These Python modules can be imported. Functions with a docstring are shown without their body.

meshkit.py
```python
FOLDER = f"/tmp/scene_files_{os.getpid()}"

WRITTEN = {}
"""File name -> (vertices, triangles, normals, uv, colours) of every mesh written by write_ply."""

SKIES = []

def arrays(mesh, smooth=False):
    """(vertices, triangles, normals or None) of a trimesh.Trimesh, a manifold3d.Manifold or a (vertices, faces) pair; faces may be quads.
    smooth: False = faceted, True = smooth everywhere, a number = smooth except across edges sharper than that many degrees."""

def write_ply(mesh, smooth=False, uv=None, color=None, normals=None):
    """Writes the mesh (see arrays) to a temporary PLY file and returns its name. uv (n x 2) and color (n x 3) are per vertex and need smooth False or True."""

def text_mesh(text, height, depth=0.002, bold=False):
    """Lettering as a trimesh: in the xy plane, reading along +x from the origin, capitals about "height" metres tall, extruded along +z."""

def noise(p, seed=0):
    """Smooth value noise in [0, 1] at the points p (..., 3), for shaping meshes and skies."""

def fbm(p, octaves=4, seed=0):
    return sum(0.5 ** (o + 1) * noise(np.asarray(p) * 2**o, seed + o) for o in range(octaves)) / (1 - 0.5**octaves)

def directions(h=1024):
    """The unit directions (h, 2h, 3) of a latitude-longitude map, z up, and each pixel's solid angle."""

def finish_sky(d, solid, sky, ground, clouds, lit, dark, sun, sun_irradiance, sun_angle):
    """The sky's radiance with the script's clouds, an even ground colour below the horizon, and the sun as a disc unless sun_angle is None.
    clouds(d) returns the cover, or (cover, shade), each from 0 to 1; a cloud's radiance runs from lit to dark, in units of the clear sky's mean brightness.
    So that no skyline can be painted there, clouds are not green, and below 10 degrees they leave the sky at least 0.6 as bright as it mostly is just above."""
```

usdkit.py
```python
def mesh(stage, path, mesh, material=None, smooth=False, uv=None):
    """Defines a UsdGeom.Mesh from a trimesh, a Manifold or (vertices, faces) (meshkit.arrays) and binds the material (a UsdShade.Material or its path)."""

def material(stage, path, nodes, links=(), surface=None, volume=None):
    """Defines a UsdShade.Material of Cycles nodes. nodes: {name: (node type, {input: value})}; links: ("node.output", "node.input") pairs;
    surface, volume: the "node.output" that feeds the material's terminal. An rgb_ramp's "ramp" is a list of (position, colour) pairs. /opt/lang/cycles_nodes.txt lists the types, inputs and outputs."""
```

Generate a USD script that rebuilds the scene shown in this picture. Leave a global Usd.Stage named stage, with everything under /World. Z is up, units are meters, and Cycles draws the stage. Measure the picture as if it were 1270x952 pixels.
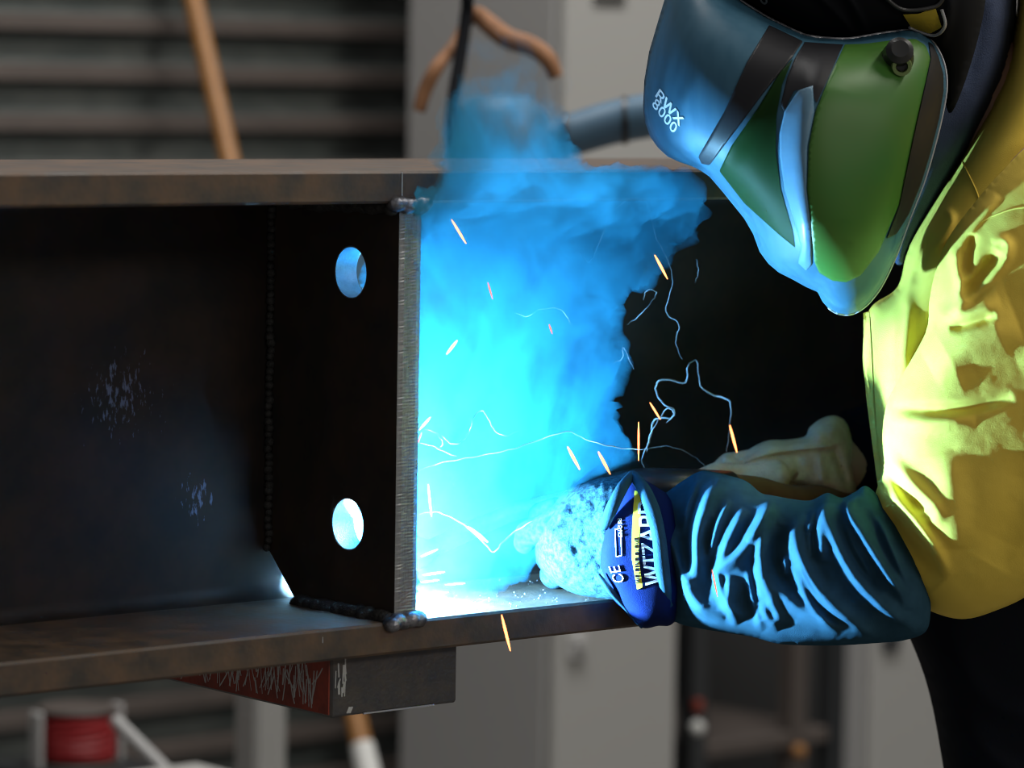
import math, random
import numpy as np
import trimesh, shapely, usdkit, meshkit
from shapely.geometry import Polygon, LineString
from scipy.spatial import Delaunay
from scipy.interpolate import LinearNDInterpolator
from scipy.sparse import coo_matrix
from scipy.sparse.linalg import spsolve
import manifold3d as m3
from pxr import Usd, UsdGeom, UsdLux, UsdShade, Gf, Sdf

rng = np.random.default_rng(7)
random.seed(7)
stage = Usd.Stage.CreateInMemory()
UsdGeom.SetStageUpAxis(stage, UsdGeom.Tokens.z)
UsdGeom.SetStageMetersPerUnit(stage, 1.0)
UsdGeom.Xform.Define(stage, '/World')

# ------------------------------------------------------------------ camera
# x runs along the steel beam, y away from the photographer, z up; the origin is the
# lower front corner of the stiffener plate, on the beam's bottom flange.
FPX, W, H = 4586.8, 1270, 952
YAW, PITCH, ROLL = 0.69965, 0.081513, 0.015470
CAM = np.array([-1.548197, -1.958964, 0.367614])
FLOOR = -0.95
_fw = np.array([math.sin(YAW) * math.cos(PITCH), math.cos(YAW) * math.cos(PITCH), -math.sin(PITCH)])
_r0 = np.array([math.cos(YAW), -math.sin(YAW), 0.0])
_u0 = np.cross(_r0, _fw)
_r = math.cos(ROLL) * _r0 + math.sin(ROLL) * _u0
_u = -math.sin(ROLL) * _r0 + math.cos(ROLL) * _u0
cam = UsdGeom.Camera.Define(stage, '/World/camera')
M = np.eye(4); M[0, :3], M[1, :3], M[2, :3], M[3, :3] = _r, _u, -_fw, CAM
cam.AddTransformOp().Set(Gf.Matrix4d(M.tolist()))
cam.CreateHorizontalApertureAttr(36.0)
cam.CreateVerticalApertureAttr(36.0 * H / W)
cam.CreateFocalLengthAttr(FPX / W * 36.0)
cam.CreateFStopAttr(6.3)
cam.CreateFocusDistanceAttr(2.60)
cam.CreateClippingRangeAttr((0.05, 200))
cam.CreateExposureAttr(0.0)

# ------------------------------------------------------------------ light
ARC = np.array([0.030, 0.074, 0.015])             # the electric arc, behind the plate
ARC_COLOUR, ARC_I = (0.26, 0.64, 1.0), 6.5
ARC_R = 0.008
dome = UsdLux.DomeLight.Define(stage, '/World/workshop_ambient')
dome.CreateIntensityAttr(0.065); dome.CreateColorAttr(Gf.Vec3f(1.0, 0.98, 0.95))
arc = UsdLux.SphereLight.Define(stage, '/World/arc_light')
arc.CreateRadiusAttr(ARC_R); arc.AddTranslateOp().Set(Gf.Vec3d(*ARC))
arc.CreateIntensityAttr(ARC_I / (math.pi * ARC_R ** 2)); arc.CreateColorAttr(Gf.Vec3f(*ARC_COLOUR))


def rect_light(name, loc, target, w, h, power, colour=(1, .95, .86)):
    l = UsdLux.RectLight.Define(stage, '/World/' + name)
    l.CreateWidthAttr(w); l.CreateHeightAttr(h); l.CreateIntensityAttr(power); l.CreateColorAttr(Gf.Vec3f(*colour))
    loc, target = np.array(loc, float), np.array(target, float)
    z = loc - target; z /= np.linalg.norm(z)
    x = np.cross([0, 1, 0] if abs(z[2]) > .9 else [0, 0, 1], z); x /= np.linalg.norm(x)
    y = np.cross(z, x)
    m = np.eye(4); m[0, :3], m[1, :3], m[2, :3], m[3, :3] = x, y, z, loc
    l.AddTransformOp().Set(Gf.Matrix4d(m.tolist()))


rect_light('lamp_over_welder', (1.5, -0.9, 2.2), (0.7, -0.2, 0.2), 1.2, 0.3, 32)
rect_light('front_fill', (0.5, -3.0, 1.25), (0.3, 0.0, 0.1), 1.4, 0.4, 10)  # added fill that brightens the far glove under the flange, no real lamp
rect_light('lamp_over_back', (1.4, 0.9, 2.9), (1.4, 1.9, 0.0), 3.0, 0.5, 24, (1, .985, .96))


# ------------------------------------------------------------------ small tools
def P(px, py, d):
    """world point seen at (px, py) of the 1270 x 952 picture, d metres along the view"""
    px, py, d = np.broadcast_arrays(np.asarray(px, float), np.asarray(py, float), np.asarray(d, float))
    return CAM + d[..., None] * (_fw + ((px - 635) / FPX)[..., None] * _r - ((py - 476) / FPX)[..., None] * _u)


def PY(px, py, Y):
    k = _fw + (px - 635) / FPX * _r - (py - 476) / FPX * _u
    return CAM + k * (Y - CAM[1]) / k[1]


def DY(px, py, Y):
    """view depth of the plane y = Y at a pixel"""
    px, py = np.asarray(px, float), np.asarray(py, float)
    return (Y - CAM[1]) / (_fw[1] + (px - 635) / FPX * _r[1] - (py - 476) / FPX * _u[1])


def lin(r, g, b):
    return tuple(float(((c / 255 + .055) / 1.055) ** 2.4 if c > 10 else c / 255 / 12.92) for c in (r, g, b))


_used = {}


def numbered(path):
    n = _used.get(path, -1) + 1
    _used[path] = n
    return path if n == 0 else f'{path}_{n:03d}'


def setdata(prim, label=None, cat=None, group=None, kind=None):
    for k, v in (('label', label), ('category', cat), ('group', group), ('kind', kind)):
        if v: prim.SetCustomDataByKey(k, v)
    return prim


def thing(name, label, cat, group=None, kind=None):
    x = UsdGeom.Xform.Define(stage, numbered('/World/' + name))
    return setdata(x.GetPrim(), label, cat, group, kind)


def obj(name, mesh, mat, parent=None, smooth=40, label=None, cat=None, group=None, kind=None):
    base = str(parent.GetPath()) if parent else '/World'
    m = usdkit.mesh(stage, numbered(base + '/' + name), mesh, mat, smooth=smooth)
    return setdata(m.GetPrim(), label, cat, group, kind)


def cat_(*ms):
    return trimesh.util.concatenate([m for m in ms])


def man(t):
    return m3.Manifold(m3.Mesh(np.asarray(t.vertices, np.float32), np.asarray(t.faces, np.uint32)))


def tri(m):
    q = m.to_mesh()
    return trimesh.Trimesh(q.vert_properties[:, :3], q.tri_verts, process=False)


def box(x0, x1, y0, y1, z0, z1, r=0.0):
    """a box, its edges chamfered by r"""
    if r <= 0:
        b = trimesh.creation.box((x1 - x0, y1 - y0, z1 - z0)); b.apply_translation(((x0 + x1) / 2, (y0 + y1) / 2, (z0 + z1) / 2))
        return b
    pts = []
    for sx in (0, 1):
        for sy in (0, 1):
            for sz in (0, 1):
                c = np.array([(x0, x1)[sx], (y0, y1)[sy], (z0, z1)[sz]]); s = np.array([1 - 2 * sx, 1 - 2 * sy, 1 - 2 * sz]) * r
                for k in range(3):
                    e = s.copy(); e[k] = 0; pts.append(c + e)
    return trimesh.convex.convex_hull(np.array(pts))


def spline(pts, n=8, closed=True):
    """Catmull-Rom through the points"""
    p = np.asarray(pts, float)
    q = np.vstack([p[-1:], p, p[:2]]) if closed else np.vstack([p[:1], p, p[-1:]])
    out = []
    for i in range(1, len(q) - 2):
        t = np.linspace(0, 1, n, endpoint=False)[:, None]
        a, b, c, d = q[i - 1], q[i], q[i + 1], q[i + 2]
        out.append(.5 * (2 * b + (c - a) * t + (2 * a - 5 * b + 4 * c - d) * t ** 2 + (3 * b - a - 3 * c + d) * t ** 3))
    out = np.vstack(out)
    return out if closed else np.vstack([out, p[-1:]])


def tube(pts, rad, sides=10, n=6, flat=None, closed_ends=True):
    """swept round bar through world points; flat = (direction, ratio) squashes it"""
    p = spline(pts, n, False) if n > 1 else np.asarray(pts, float)
    rad = np.interp(np.linspace(0, 1, len(p)), np.linspace(0, 1, np.size(rad)), np.atleast_1d(rad))
    t = np.gradient(p, axis=0); t /= np.linalg.norm(t, axis=1, keepdims=True)
    a = np.cross(t[0], [0.31, 0.2, 0.93]); a /= np.linalg.norm(a); A = [a]
    for k in range(1, len(p)):
        a = A[-1] - t[k] * (A[-1] @ t[k]); A.append(a / np.linalg.norm(a))
    A = np.array(A); B = np.cross(t, A)
    ang = np.arange(sides) * 2 * np.pi / sides
    off = rad[:, None, None] * (np.cos(ang)[None, :, None] * A[:, None] + np.sin(ang)[None, :, None] * B[:, None])
    if flat is not None:
        d = np.asarray(flat[0], float); d = d / np.linalg.norm(d)
        off = off - (off @ d)[..., None] * d * (1 - flat[1])
    v = (p[:, None] + off).reshape(-1, 3); f = []
    for i in range(len(p) - 1):
        for j in range(sides):
            a0, b0 = i * sides + j, i * sides + (j + 1) % sides
            f += [[a0, b0, b0 + sides], [a0, b0 + sides, a0 + sides]]
    v = np.vstack([v, p[0], p[-1]]); n0 = len(p) * sides
    for j in range(sides):
        f.append([n0, (j + 1) % sides, j]); f.append([n0 + 1, n0 - sides + j, n0 - sides + (j + 1) % sides])
    m = trimesh.Trimesh(v, f, process=False)
    return m


def lathe(profile, centre, axis=(0, 0, 1), sections=32):
    m = trimesh.creation.revolve(np.asarray(profile, float), sections=sections)
    m.apply_transform(trimesh.geometry.align_vectors([0, 0, 1], axis)); m.apply_translation(centre)
    return m


def fold_sum(xy, folds):
    """folds: (polyline px, width px, height m) or (polyline, width, height, width on the right-hand side)"""
    tot = np.zeros(len(xy)); pts = shapely.points(xy)
    for fo in folds:
        line = spline(fo[0], 6, False); ls = LineString(line); w, h = fo[1], fo[2]
        d = shapely.distance(pts, ls); s = shapely.line_locate_point(ls, pts) / ls.length
        taper = np.clip(np.minimum(s, 1 - s) / .22, 0, 1) ** .7
        near = d < 5 * max(w, fo[3] if len(fo) > 3 else 0)
        if len(fo) > 3:
            q = shapely.get_coordinates(shapely.line_interpolate_point(ls, np.clip(s + .01, 0, 1) * ls.length)) - shapely.get_coordinates(shapely.line_interpolate_point(ls, np.clip(s - .01, 0, 1) * ls.length))
            foot = shapely.get_coordinates(shapely.line_interpolate_point(ls, s * ls.length))
            side = q[:, 0] * (xy[:, 1] - foot[:, 1]) - q[:, 1] * (xy[:, 0] - foot[:, 0])
            w = np.where(side < 0, fo[3], w)
        tot += np.where(near, h * taper * np.exp(-(d / w) ** 2), 0)
    return tot


def flat_mesh(poly, step):
    """points and triangles filling a picture-plane outline"""
    L = poly.exterior.length; nb = max(12, int(L / step))
    ring = shapely.get_coordinates(shapely.line_interpolate_point(poly.exterior, np.arange(nb) * L / nb))
    x0, y0, x1, y1 = poly.bounds
    gx, gy = np.meshgrid(np.arange(x0, x1, step), np.arange(y0, y1, step * .866)); gx[1::2] += step / 2
    g = np.column_stack([gx.ravel(), gy.ravel()]); sp = shapely.points(g)
    g = g[shapely.contains(poly, sp)]; g = g[shapely.distance(shapely.points(g), poly.exterior) > .55 * step]
    xy = np.vstack([ring, g]); t = Delaunay(xy).simplices
    t = t[shapely.contains(poly.buffer(1e-6), shapely.points(xy[t].mean(1)))]
    a = xy[t]; ar = (a[:, 1, 0] - a[:, 0, 0]) * (a[:, 2, 1] - a[:, 0, 1]) - (a[:, 1, 1] - a[:, 0, 1]) * (a[:, 2, 0] - a[:, 0, 0])
    t = t[np.abs(ar) > 1e-6]; ar = ar[np.abs(ar) > 1e-6]
    t[ar < 0] = t[ar < 0][:, ::-1]
    return xy, t, nb


class Puff:
    """A rounded solid: a traced outline, blown up like a cushion around the depth zc, folds raised on the near and the far side."""

    def __init__(self, outline, zc, thick, folds=(), gain=1.0, back=1.0, step=3.0, smooth_outline=True, rough=0.0, rscale=30, backfolds=None):
        pl = Polygon(spline(outline, 6) if smooth_outline else outline)
        if not pl.is_valid: pl = max(getattr(pl.buffer(0), 'geoms', [pl.buffer(0)]), key=lambda g: g.area)
        xy, t, nb = flat_mesh(pl, step); n = len(xy)
        e = np.vstack([t[:, [0, 1]], t[:, [1, 2]], t[:, [2, 0]]]); e = np.unique(np.sort(e, 1), axis=0)
        w = 1 / np.maximum(np.linalg.norm(xy[e[:, 0]] - xy[e[:, 1]], axis=1), .3)
        A = coo_matrix((np.r_[w, w], (np.r_[e[:, 0], e[:, 1]], np.r_[e[:, 1], e[:, 0]])), shape=(n, n)).tocsr()
        D = np.asarray(A.sum(1)).ravel(); inner = np.arange(nb, n)
        from scipy.sparse import diags
        Lm = (diags(D) - A)[inner][:, inner].tocsc()
        u = np.zeros(n); u[inner] = spsolve(Lm, np.ones(len(inner)))
        s = gain * np.sqrt(np.maximum(u, 0) / u.max()); s = s / (1 + s ** 4) ** .25
        if gain > 1: s = s / s.max()
        edge = np.clip(shapely.distance(shapely.points(xy), pl.exterior) / (3 * step), 0, 1)
        z = zc(xy[:, 0], xy[:, 1]) if callable(zc) else np.full(n, float(zc))
        f = fold_sum(xy, folds) * edge
        if rough:
            f = f + rough * edge * (meshkit.fbm(np.column_stack([xy / rscale, np.zeros(n)]), 3, 5) - .5)
        front = z - thick * s - f
        bf = fold_sum(xy, backfolds) * edge if backfolds else .5 * f
        rear = z + thick * back * s + bf
        self.front, self.xy, self.poly = front, xy, pl
        idx = np.arange(n) + n - nb; idx[:nb] = np.arange(nb)
        v = np.vstack([P(xy[:, 0], xy[:, 1], np.r_[z[:nb], front[nb:]]), P(xy[nb:, 0], xy[nb:, 1], rear[nb:])])
        # picture y runs down: (x right, y down) triangles made counter-clockwise there face away from the camera
        self.mesh = trimesh.Trimesh(v, np.vstack([t[:, ::-1], idx[t]]), process=False)
        self._f = LinearNDInterpolator(xy, np.r_[z[:nb], front[nb:]])

    def depth(self, x, y):
        d = self._f(np.column_stack([np.ravel(x), np.ravel(y)]))
        bad = np.isnan(d)
        if bad.any():
            from scipy.spatial import cKDTree
            _, k = cKDTree(self.xy).query(np.column_stack([np.ravel(x), np.ravel(y)])[bad]); d[bad] = self.front[k]
        return d

    def patch(self, outline, lift=0.001, deep=0.001, step=3.0, smooth_outline=False, crown=0.0, folds=()):
        """a thin plate lying on the near surface; crown raises its middle"""
        pl = Polygon(spline(outline, 5) if smooth_outline else outline).buffer(0)
        pl = max(getattr(pl, 'geoms', [pl]), key=lambda g: g.area)
        xy, t, nb = flat_mesh(pl, step); n = len(xy)
        d = self.depth(xy[:, 0], xy[:, 1]); c = shapely.distance(shapely.points(xy), pl.exterior)
        up = lift + crown * np.sin(np.clip(c / max(c.max(), 1e-6), 0, 1) * np.pi / 2) + fold_sum(xy, folds)
        v = np.vstack([P(xy[:, 0], xy[:, 1], d - up), P(xy[:, 0], xy[:, 1], d + deep)])
        f = [t[:, ::-1], t + n]; i = np.arange(nb); j = (i + 1) % nb
        f += [np.column_stack([i, i + n, j]), np.column_stack([j, i + n, j + n])]
        m = trimesh.Trimesh(v, np.vstack(f), process=False)
        m.fix_normals()
        return m

    def line(self, pts, radius, lift=0.0, sides=8):
        p = spline(pts, 8, False)
        return tube(P(p[:, 0], p[:, 1], self.depth(p[:, 0], p[:, 1]) - lift), radius, sides, 1)

    def text(self, s, origin, along, size, lift=0.0006, bold=False, up=None, thick=0.0005, wide=1.0):
        """lettering laid on the near surface: origin px of the baseline's start, along = px direction of reading, up = px direction of the capitals"""
        m = meshkit.text_mesh(s, size, .001, bold)
        a = np.asarray(along, float); a /= np.linalg.norm(a)
        b = np.array([a[1], -a[0]]) if up is None else np.asarray(up, float) / np.linalg.norm(up)
        xy = np.asarray(origin, float) + m.vertices[:, :1] * wide * a + m.vertices[:, 1:2] * b
        d = self.depth(xy[:, 0], xy[:, 1]) - lift - np.where(m.vertices[:, 2] > .0005, thick, -.0015)
        return trimesh.Trimesh(P(xy[:, 0], xy[:, 1], d), m.faces, process=False)


# ------------------------------------------------------------------ materials
def mat(name, c, rough=.6, metal=0.0, c2=None, scale=30, bump=0.0, bscale=200, stretch=(1, 1, 1), detail=5, coat=0.0, lo=.35, hi=.65, rough2=None, sheen=0.0, spec=.5, distance=.002, coat_rough=.08):
    nodes = {'g': ('geometry', {}), 'map': ('mapping', {'scale': stretch}), 'p': ('principled_bsdf', {'roughness': rough, 'metallic': metal, 'base_color': c, 'coat_weight': coat, 'coat_roughness': coat_rough, 'sheen_weight': sheen, 'specular_ior_level': spec})}
    links = [('g.position', 'map.vector')]
    if c2 is not None:
        nodes['n'] = ('noise_texture', {'scale': scale, 'detail': detail, 'roughness': .6})
        nodes['r'] = ('rgb_ramp', {'ramp': [(0, c), (lo, c), (hi, c2), (1, c2)]})
        links += [('map.vector', 'n.vector'), ('n.fac', 'r.fac'), ('r.color', 'p.base_color')]
        if rough2 is not None:
            nodes['mr'] = ('map_range', {'from_min': lo, 'from_max': hi, 'to_min': rough, 'to_max': rough2, 'clamp': True})
            links += [('n.fac', 'mr.value'), ('mr.result', 'p.roughness')]
    if bump:
        nodes['bn'] = ('noise_texture', {'scale': bscale, 'detail': 4})
        nodes['b'] = ('bump', {'strength': bump, 'distance': distance})
        links += [('map.vector', 'bn.vector'), ('bn.fac', 'b.height'), ('b.normal', 'p.normal')]
    return usdkit.material(stage, '/World/Looks/' + name, nodes, links, 'p.BSDF')


def glow(name, c, s):
    return usdkit.material(stage, '/World/Looks/' + name, {'e': ('emission', {'color': c, 'strength': s})}, [], 'e.emission')


STEEL = mat('mill_scale_steel', (.020, .018, .017), .6, .1, (.042, .026, .017), 26, .25, 140, rough2=.65, distance=.001)
FLANGE = mat('flange_steel', (.036, .027, .021), .55, .1, (.098, .056, .031), 34, .3, 220, rough2=.7, lo=.36, hi=.64, distance=.001)
EDGE = mat('flame_cut_edge', (.20, .21, .22), .38, .75, (.30, .30, .30), 90, .4, 500, stretch=(1, 1, .2), distance=.0006)
BORE = mat('drilled_steel', (.5, .5, .52), .35, .9, (.62, .62, .64), 200, .3, 700)
WELD = mat('weld_metal', (.10, .10, .11), .30, .85, (.30, .30, .33), 160, .3, 500)
SLAG = mat('dull_weld', (.016, .016, .015), .7, .1, (.034, .032, .03), 150, .6, 500)
CHALK = mat('white_mark', (.42, .41, .40), .9)
BLOCK = mat('block_steel', (.045, .042, .045), .5, .3, (.075, .06, .05), 60, .3, 300)
REDP = mat('red_primer', lin(142, 54, 36), .65, 0, lin(104, 40, 28), 55, .3, 300)
VISOR = mat('dark_blue_shell', (.030, .092, .145), .40, 0, (.038, .108, .165), 45, 0, spec=.18, rough2=.55, stretch=(2, 2, .4))
VDARK = mat('smoked_band', (.010, .010, .013), .5, 0, spec=.25)
GREEN = mat('green_panel', (.034, .125, .018), .45, 0, (.05, .12, .016), 12, 0, spec=.3)
GREEN2 = mat('green_facet', (.009, .030, .007), .5, 0, spec=.05)
CRESC = mat('rib_painted_sheen', (.085, .17, .25), .38, 0, (.10, .19, .27), 60, 0, spec=.2)  # paler than the shell: the blue arc reflection is painted into the colour
RIM = mat('grey_rim', (.35, .35, .38), .3, .2)
BLACK = mat('black_plastic', (.012, .012, .013), .38)
BLACKC = mat('black_cloth', (.004, .0045, .006), .95, spec=.1)
NAVY = mat('navy_cloth', (.028, .045, .10), .9, 0, (.02, .032, .075), 60, .4, 900)
NAVY2 = mat('navy_trousers', (.004, .005, .008), .95, 0, bump=.3, bscale=900, spec=.1)
YELLOW = mat('yellow_cotton', (.72, .53, .085), .85, 0, (.64, .46, .065), 14, .35, 1400, sheen=0.0, spec=.15, distance=.0008)
SLEEVE = mat('blue_suede', (.028, .072, .108), .95, 0, (.022, .058, .088), 70, .5, 1500, sheen=0.0, spec=.0, distance=.001)
GLOVE = mat('grey_suede', (.045, .115, .145), .95, 0, (.012, .032, .05), 330, .7, 1100, sheen=0.0, spec=.1, distance=.001, lo=.35, hi=.62)
CUFF = mat('navy_cuff', (.007, .014, .07), .9, 0, bump=.3, bscale=1500, spec=.03)
CREAM = mat('cream_leather', (.84, .70, .53), .8, 0, (.66, .50, .34), 60, .5, 700)
WHITE = mat('white_print', (.75, .78, .8), .7)
YPRINT = mat('yellow_print', (.75, .62, .03), .7)
STRAP = mat('strap_yellow', (.30, .22, .01), .7)
GREYP = mat('grey_paint', lin(150, 149, 146), .5)
GREYD = mat('grey_paint_side', lin(158, 157, 156), .5)
GLASSY = mat('slat_green_grey', (.062, .076, .074), .5, 0, (.11, .122, .115), 9, .3, 30, stretch=(1.6, 1, 3))
SLATB = mat('slat_brown_grey', (.062, .05, .044), .6, 0, (.078, .062, .054), 7)
WOOD = mat('varnished_wood', (.27, .12, .028), .5, 0, (.21, .09, .02), 30, stretch=(4, 4, .5))
PALE = mat('pale_plastic', (.55, .55, .53), .5)
TAN = mat('tan_webbing', (.25, .115, .05), .8, 0, (.18, .08, .035), 25)
DUCT = mat('blue_duct', (.06, .13, .20), .5, 0, (.05, .10, .16), 15)
RED = mat('red_cable', (.26, .009, .012), .5)
CONC = mat('concrete', (.20, .195, .185), .85, 0, (.26, .25, .235), 3, .3, 60)
WALLM = mat('wall_paint', (.16, .16, .16), .9)
DARKM = mat('dark_metal', (.02, .022, .024), .5)
COPPER = mat('copper_nozzle', (.45, .22, .12), .35, .9)
THREADM = mat('fume_filament', (.26, .30, .34), .95, spec=.1)
SPARKM = glow('hot_spark', (1.0, .27, .08), 6.0)
SPARKW = glow('white_hot_spark', (1.0, .80, .85), 9.0)
SPARKR = glow('cooling_spark', (1.0, .16, .06), 2.2)
LENS = mat('knob_ring', (.16, .22, .08), .3, .3)

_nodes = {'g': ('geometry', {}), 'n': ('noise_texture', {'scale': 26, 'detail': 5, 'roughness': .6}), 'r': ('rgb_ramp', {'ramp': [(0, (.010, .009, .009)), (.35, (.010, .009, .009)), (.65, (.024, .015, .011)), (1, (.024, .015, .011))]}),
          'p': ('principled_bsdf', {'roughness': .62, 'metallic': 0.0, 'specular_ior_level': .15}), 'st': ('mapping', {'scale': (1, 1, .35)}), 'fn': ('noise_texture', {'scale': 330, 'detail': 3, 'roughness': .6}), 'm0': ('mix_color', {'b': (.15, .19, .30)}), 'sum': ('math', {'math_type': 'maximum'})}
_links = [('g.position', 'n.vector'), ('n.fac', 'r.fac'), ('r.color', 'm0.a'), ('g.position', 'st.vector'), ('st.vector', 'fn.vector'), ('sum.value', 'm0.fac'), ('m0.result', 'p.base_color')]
for _k, (_c, _rad) in enumerate(((PY(150, 492, .146), .030), (PY(242, 616, .146), .016))):  # two mottled spots of bluish arc and smoke reflection painted into the web colour
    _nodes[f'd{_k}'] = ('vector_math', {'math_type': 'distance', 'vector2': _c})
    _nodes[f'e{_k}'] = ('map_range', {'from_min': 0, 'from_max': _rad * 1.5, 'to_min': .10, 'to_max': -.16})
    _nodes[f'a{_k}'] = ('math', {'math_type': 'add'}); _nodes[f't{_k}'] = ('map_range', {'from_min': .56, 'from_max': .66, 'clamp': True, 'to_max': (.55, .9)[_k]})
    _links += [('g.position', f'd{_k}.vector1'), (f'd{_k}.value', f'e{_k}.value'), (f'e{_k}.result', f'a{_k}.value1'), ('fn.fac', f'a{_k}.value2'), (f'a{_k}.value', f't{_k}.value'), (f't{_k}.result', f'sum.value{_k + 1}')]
WEBM = usdkit.material(stage, '/World/Looks/web_scale_painted_sheen', _nodes, _links, 'p.BSDF')
# ------------------------------------------------------------------ the room
obj('floor', box(-6, 9, -4, 5.2, FLOOR - .05, FLOOR), CONC, kind='structure')
obj('wall_back', box(-6, 9, 2.70, 2.85, FLOOR, 3.2), WALLM, kind='structure')
obj('wall_right', box(8.9, 9, -4, 2.7, FLOOR, 3.2), WALLM, kind='structure')

# ------------------------------------------------------------------ the steel beam
a_, tw, tf, HB, tp = 0.146, 0.0118, 0.0219, 0.2847, 0.0189
BX0, BX1 = -1.15, 1.75
beam = thing('steel_beam', 'rusty brown wide steel I-beam lying across the picture with a drilled plate across it', 'steel beam')


def flange(z0, z1):
    prof = box(BX0, BX1, 0, 2 * a_ + tw, z0, z1, .0018)
    return prof


obj('bottom_flange', flange(-tf, 0), FLANGE, beam, 30)
obj('top_flange', flange(HB, HB + tf), FLANGE, beam, 30)
# web with its rolled fillets to the flanges
R = .011
sec = [(a_, 0)]
yz = [(a_ - R, 0)] + [(a_ - R + R * math.sin(t), R - R * math.cos(t)) for t in np.linspace(0, math.pi / 2, 7)[1:]]
yz += [(y, HB - z) for y, z in yz[::-1]]
yz += [(2 * a_ + tw - y, z) for y, z in yz[::-1]]
web = trimesh.creation.extrude_polygon(Polygon(yz), BX1 - BX0 - .004)
web.apply_transform(np.array([[0, 0, 1, BX0 + .002], [1, 0, 0, 0], [0, 1, 0, 0], [0, 0, 0, 1.0]]))
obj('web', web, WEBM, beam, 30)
# the stiffener plate: corners coped at the web, two bolt holes
SN = .034
pp = [(0.0012, 0.0006), (a_ - SN, 0.0006), (a_ - .0004, SN), (a_ - .0004, HB - .012), (a_ - .012, HB - .0006), (0.0012, HB - .0006)]
HY, HR = .0545, .0183
holes = [(HY, .0615), (HY, .2355)]
pg = Polygon(pp, [[(y + HR * math.cos(t), z + HR * math.sin(t)) for t in np.linspace(0, 2 * np.pi, 48, endpoint=False)] for y, z in holes])


def yz_extrude(poly, x0, x1):
    m = trimesh.creation.extrude_polygon(poly, x1 - x0)
    m.apply_transform(np.array([[0, 0, 1, x0], [1, 0, 0, 0], [0, 1, 0, 0], [0, 0, 0, 1.0]]))
    return m


plate = obj('stiffener_plate', yz_extrude(pg, 0, tp), STEEL, beam, 30)
# the flame-cut front edge with fine drag lines
zz = np.arange(.004, HB - .004, .0011); ys = []
n = len(zz); xs = np.linspace(.0012, tp - .0012, 7)
v = []
for i, z in enumerate(zz):
    for j, x in enumerate(xs):
        edge_ = j in (0, len(xs) - 1)
        v.append((x + (.0011 if j == len(xs) - 1 else -.0011 if j == 0 else 0), .0012 if edge_ else .0004 - .00014 * (i % 2) * (.4 + .6 * (j > 3)) - .00022 * rng.random(), z))
fc = []
for i in range(n - 1):
    for j in range(len(xs) - 1):
        q = i * len(xs) + j; fc += [[q, q + 1, q + len(xs) + 1], [q, q + len(xs) + 1, q + len(xs)]]
em = trimesh.Trimesh(np.array(v), fc, process=False)
if em.face_normals[:, 1].mean() > 0: em.faces = em.faces[:, ::-1]
obj('flame_cut_edge', em, EDGE, plate, False, label='bright flame-cut front edge of the plate')
for y, z in holes:
    ring = Polygon([(y + (HR - .0001) * math.cos(t), z + (HR - .0001) * math.sin(t)) for t in np.linspace(0, 2 * np.pi, 48, endpoint=False)], [[(y + (HR - .0009) * math.cos(t), z + (HR - .0009) * math.sin(t)) for t in np.linspace(0, 2 * np.pi, 48, endpoint=False)]])
    obj('hole_bore', yz_extrude(ring, .0003, tp - .0003), BORE, plate, 30, label='bright drilled wall of a bolt hole')


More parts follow.
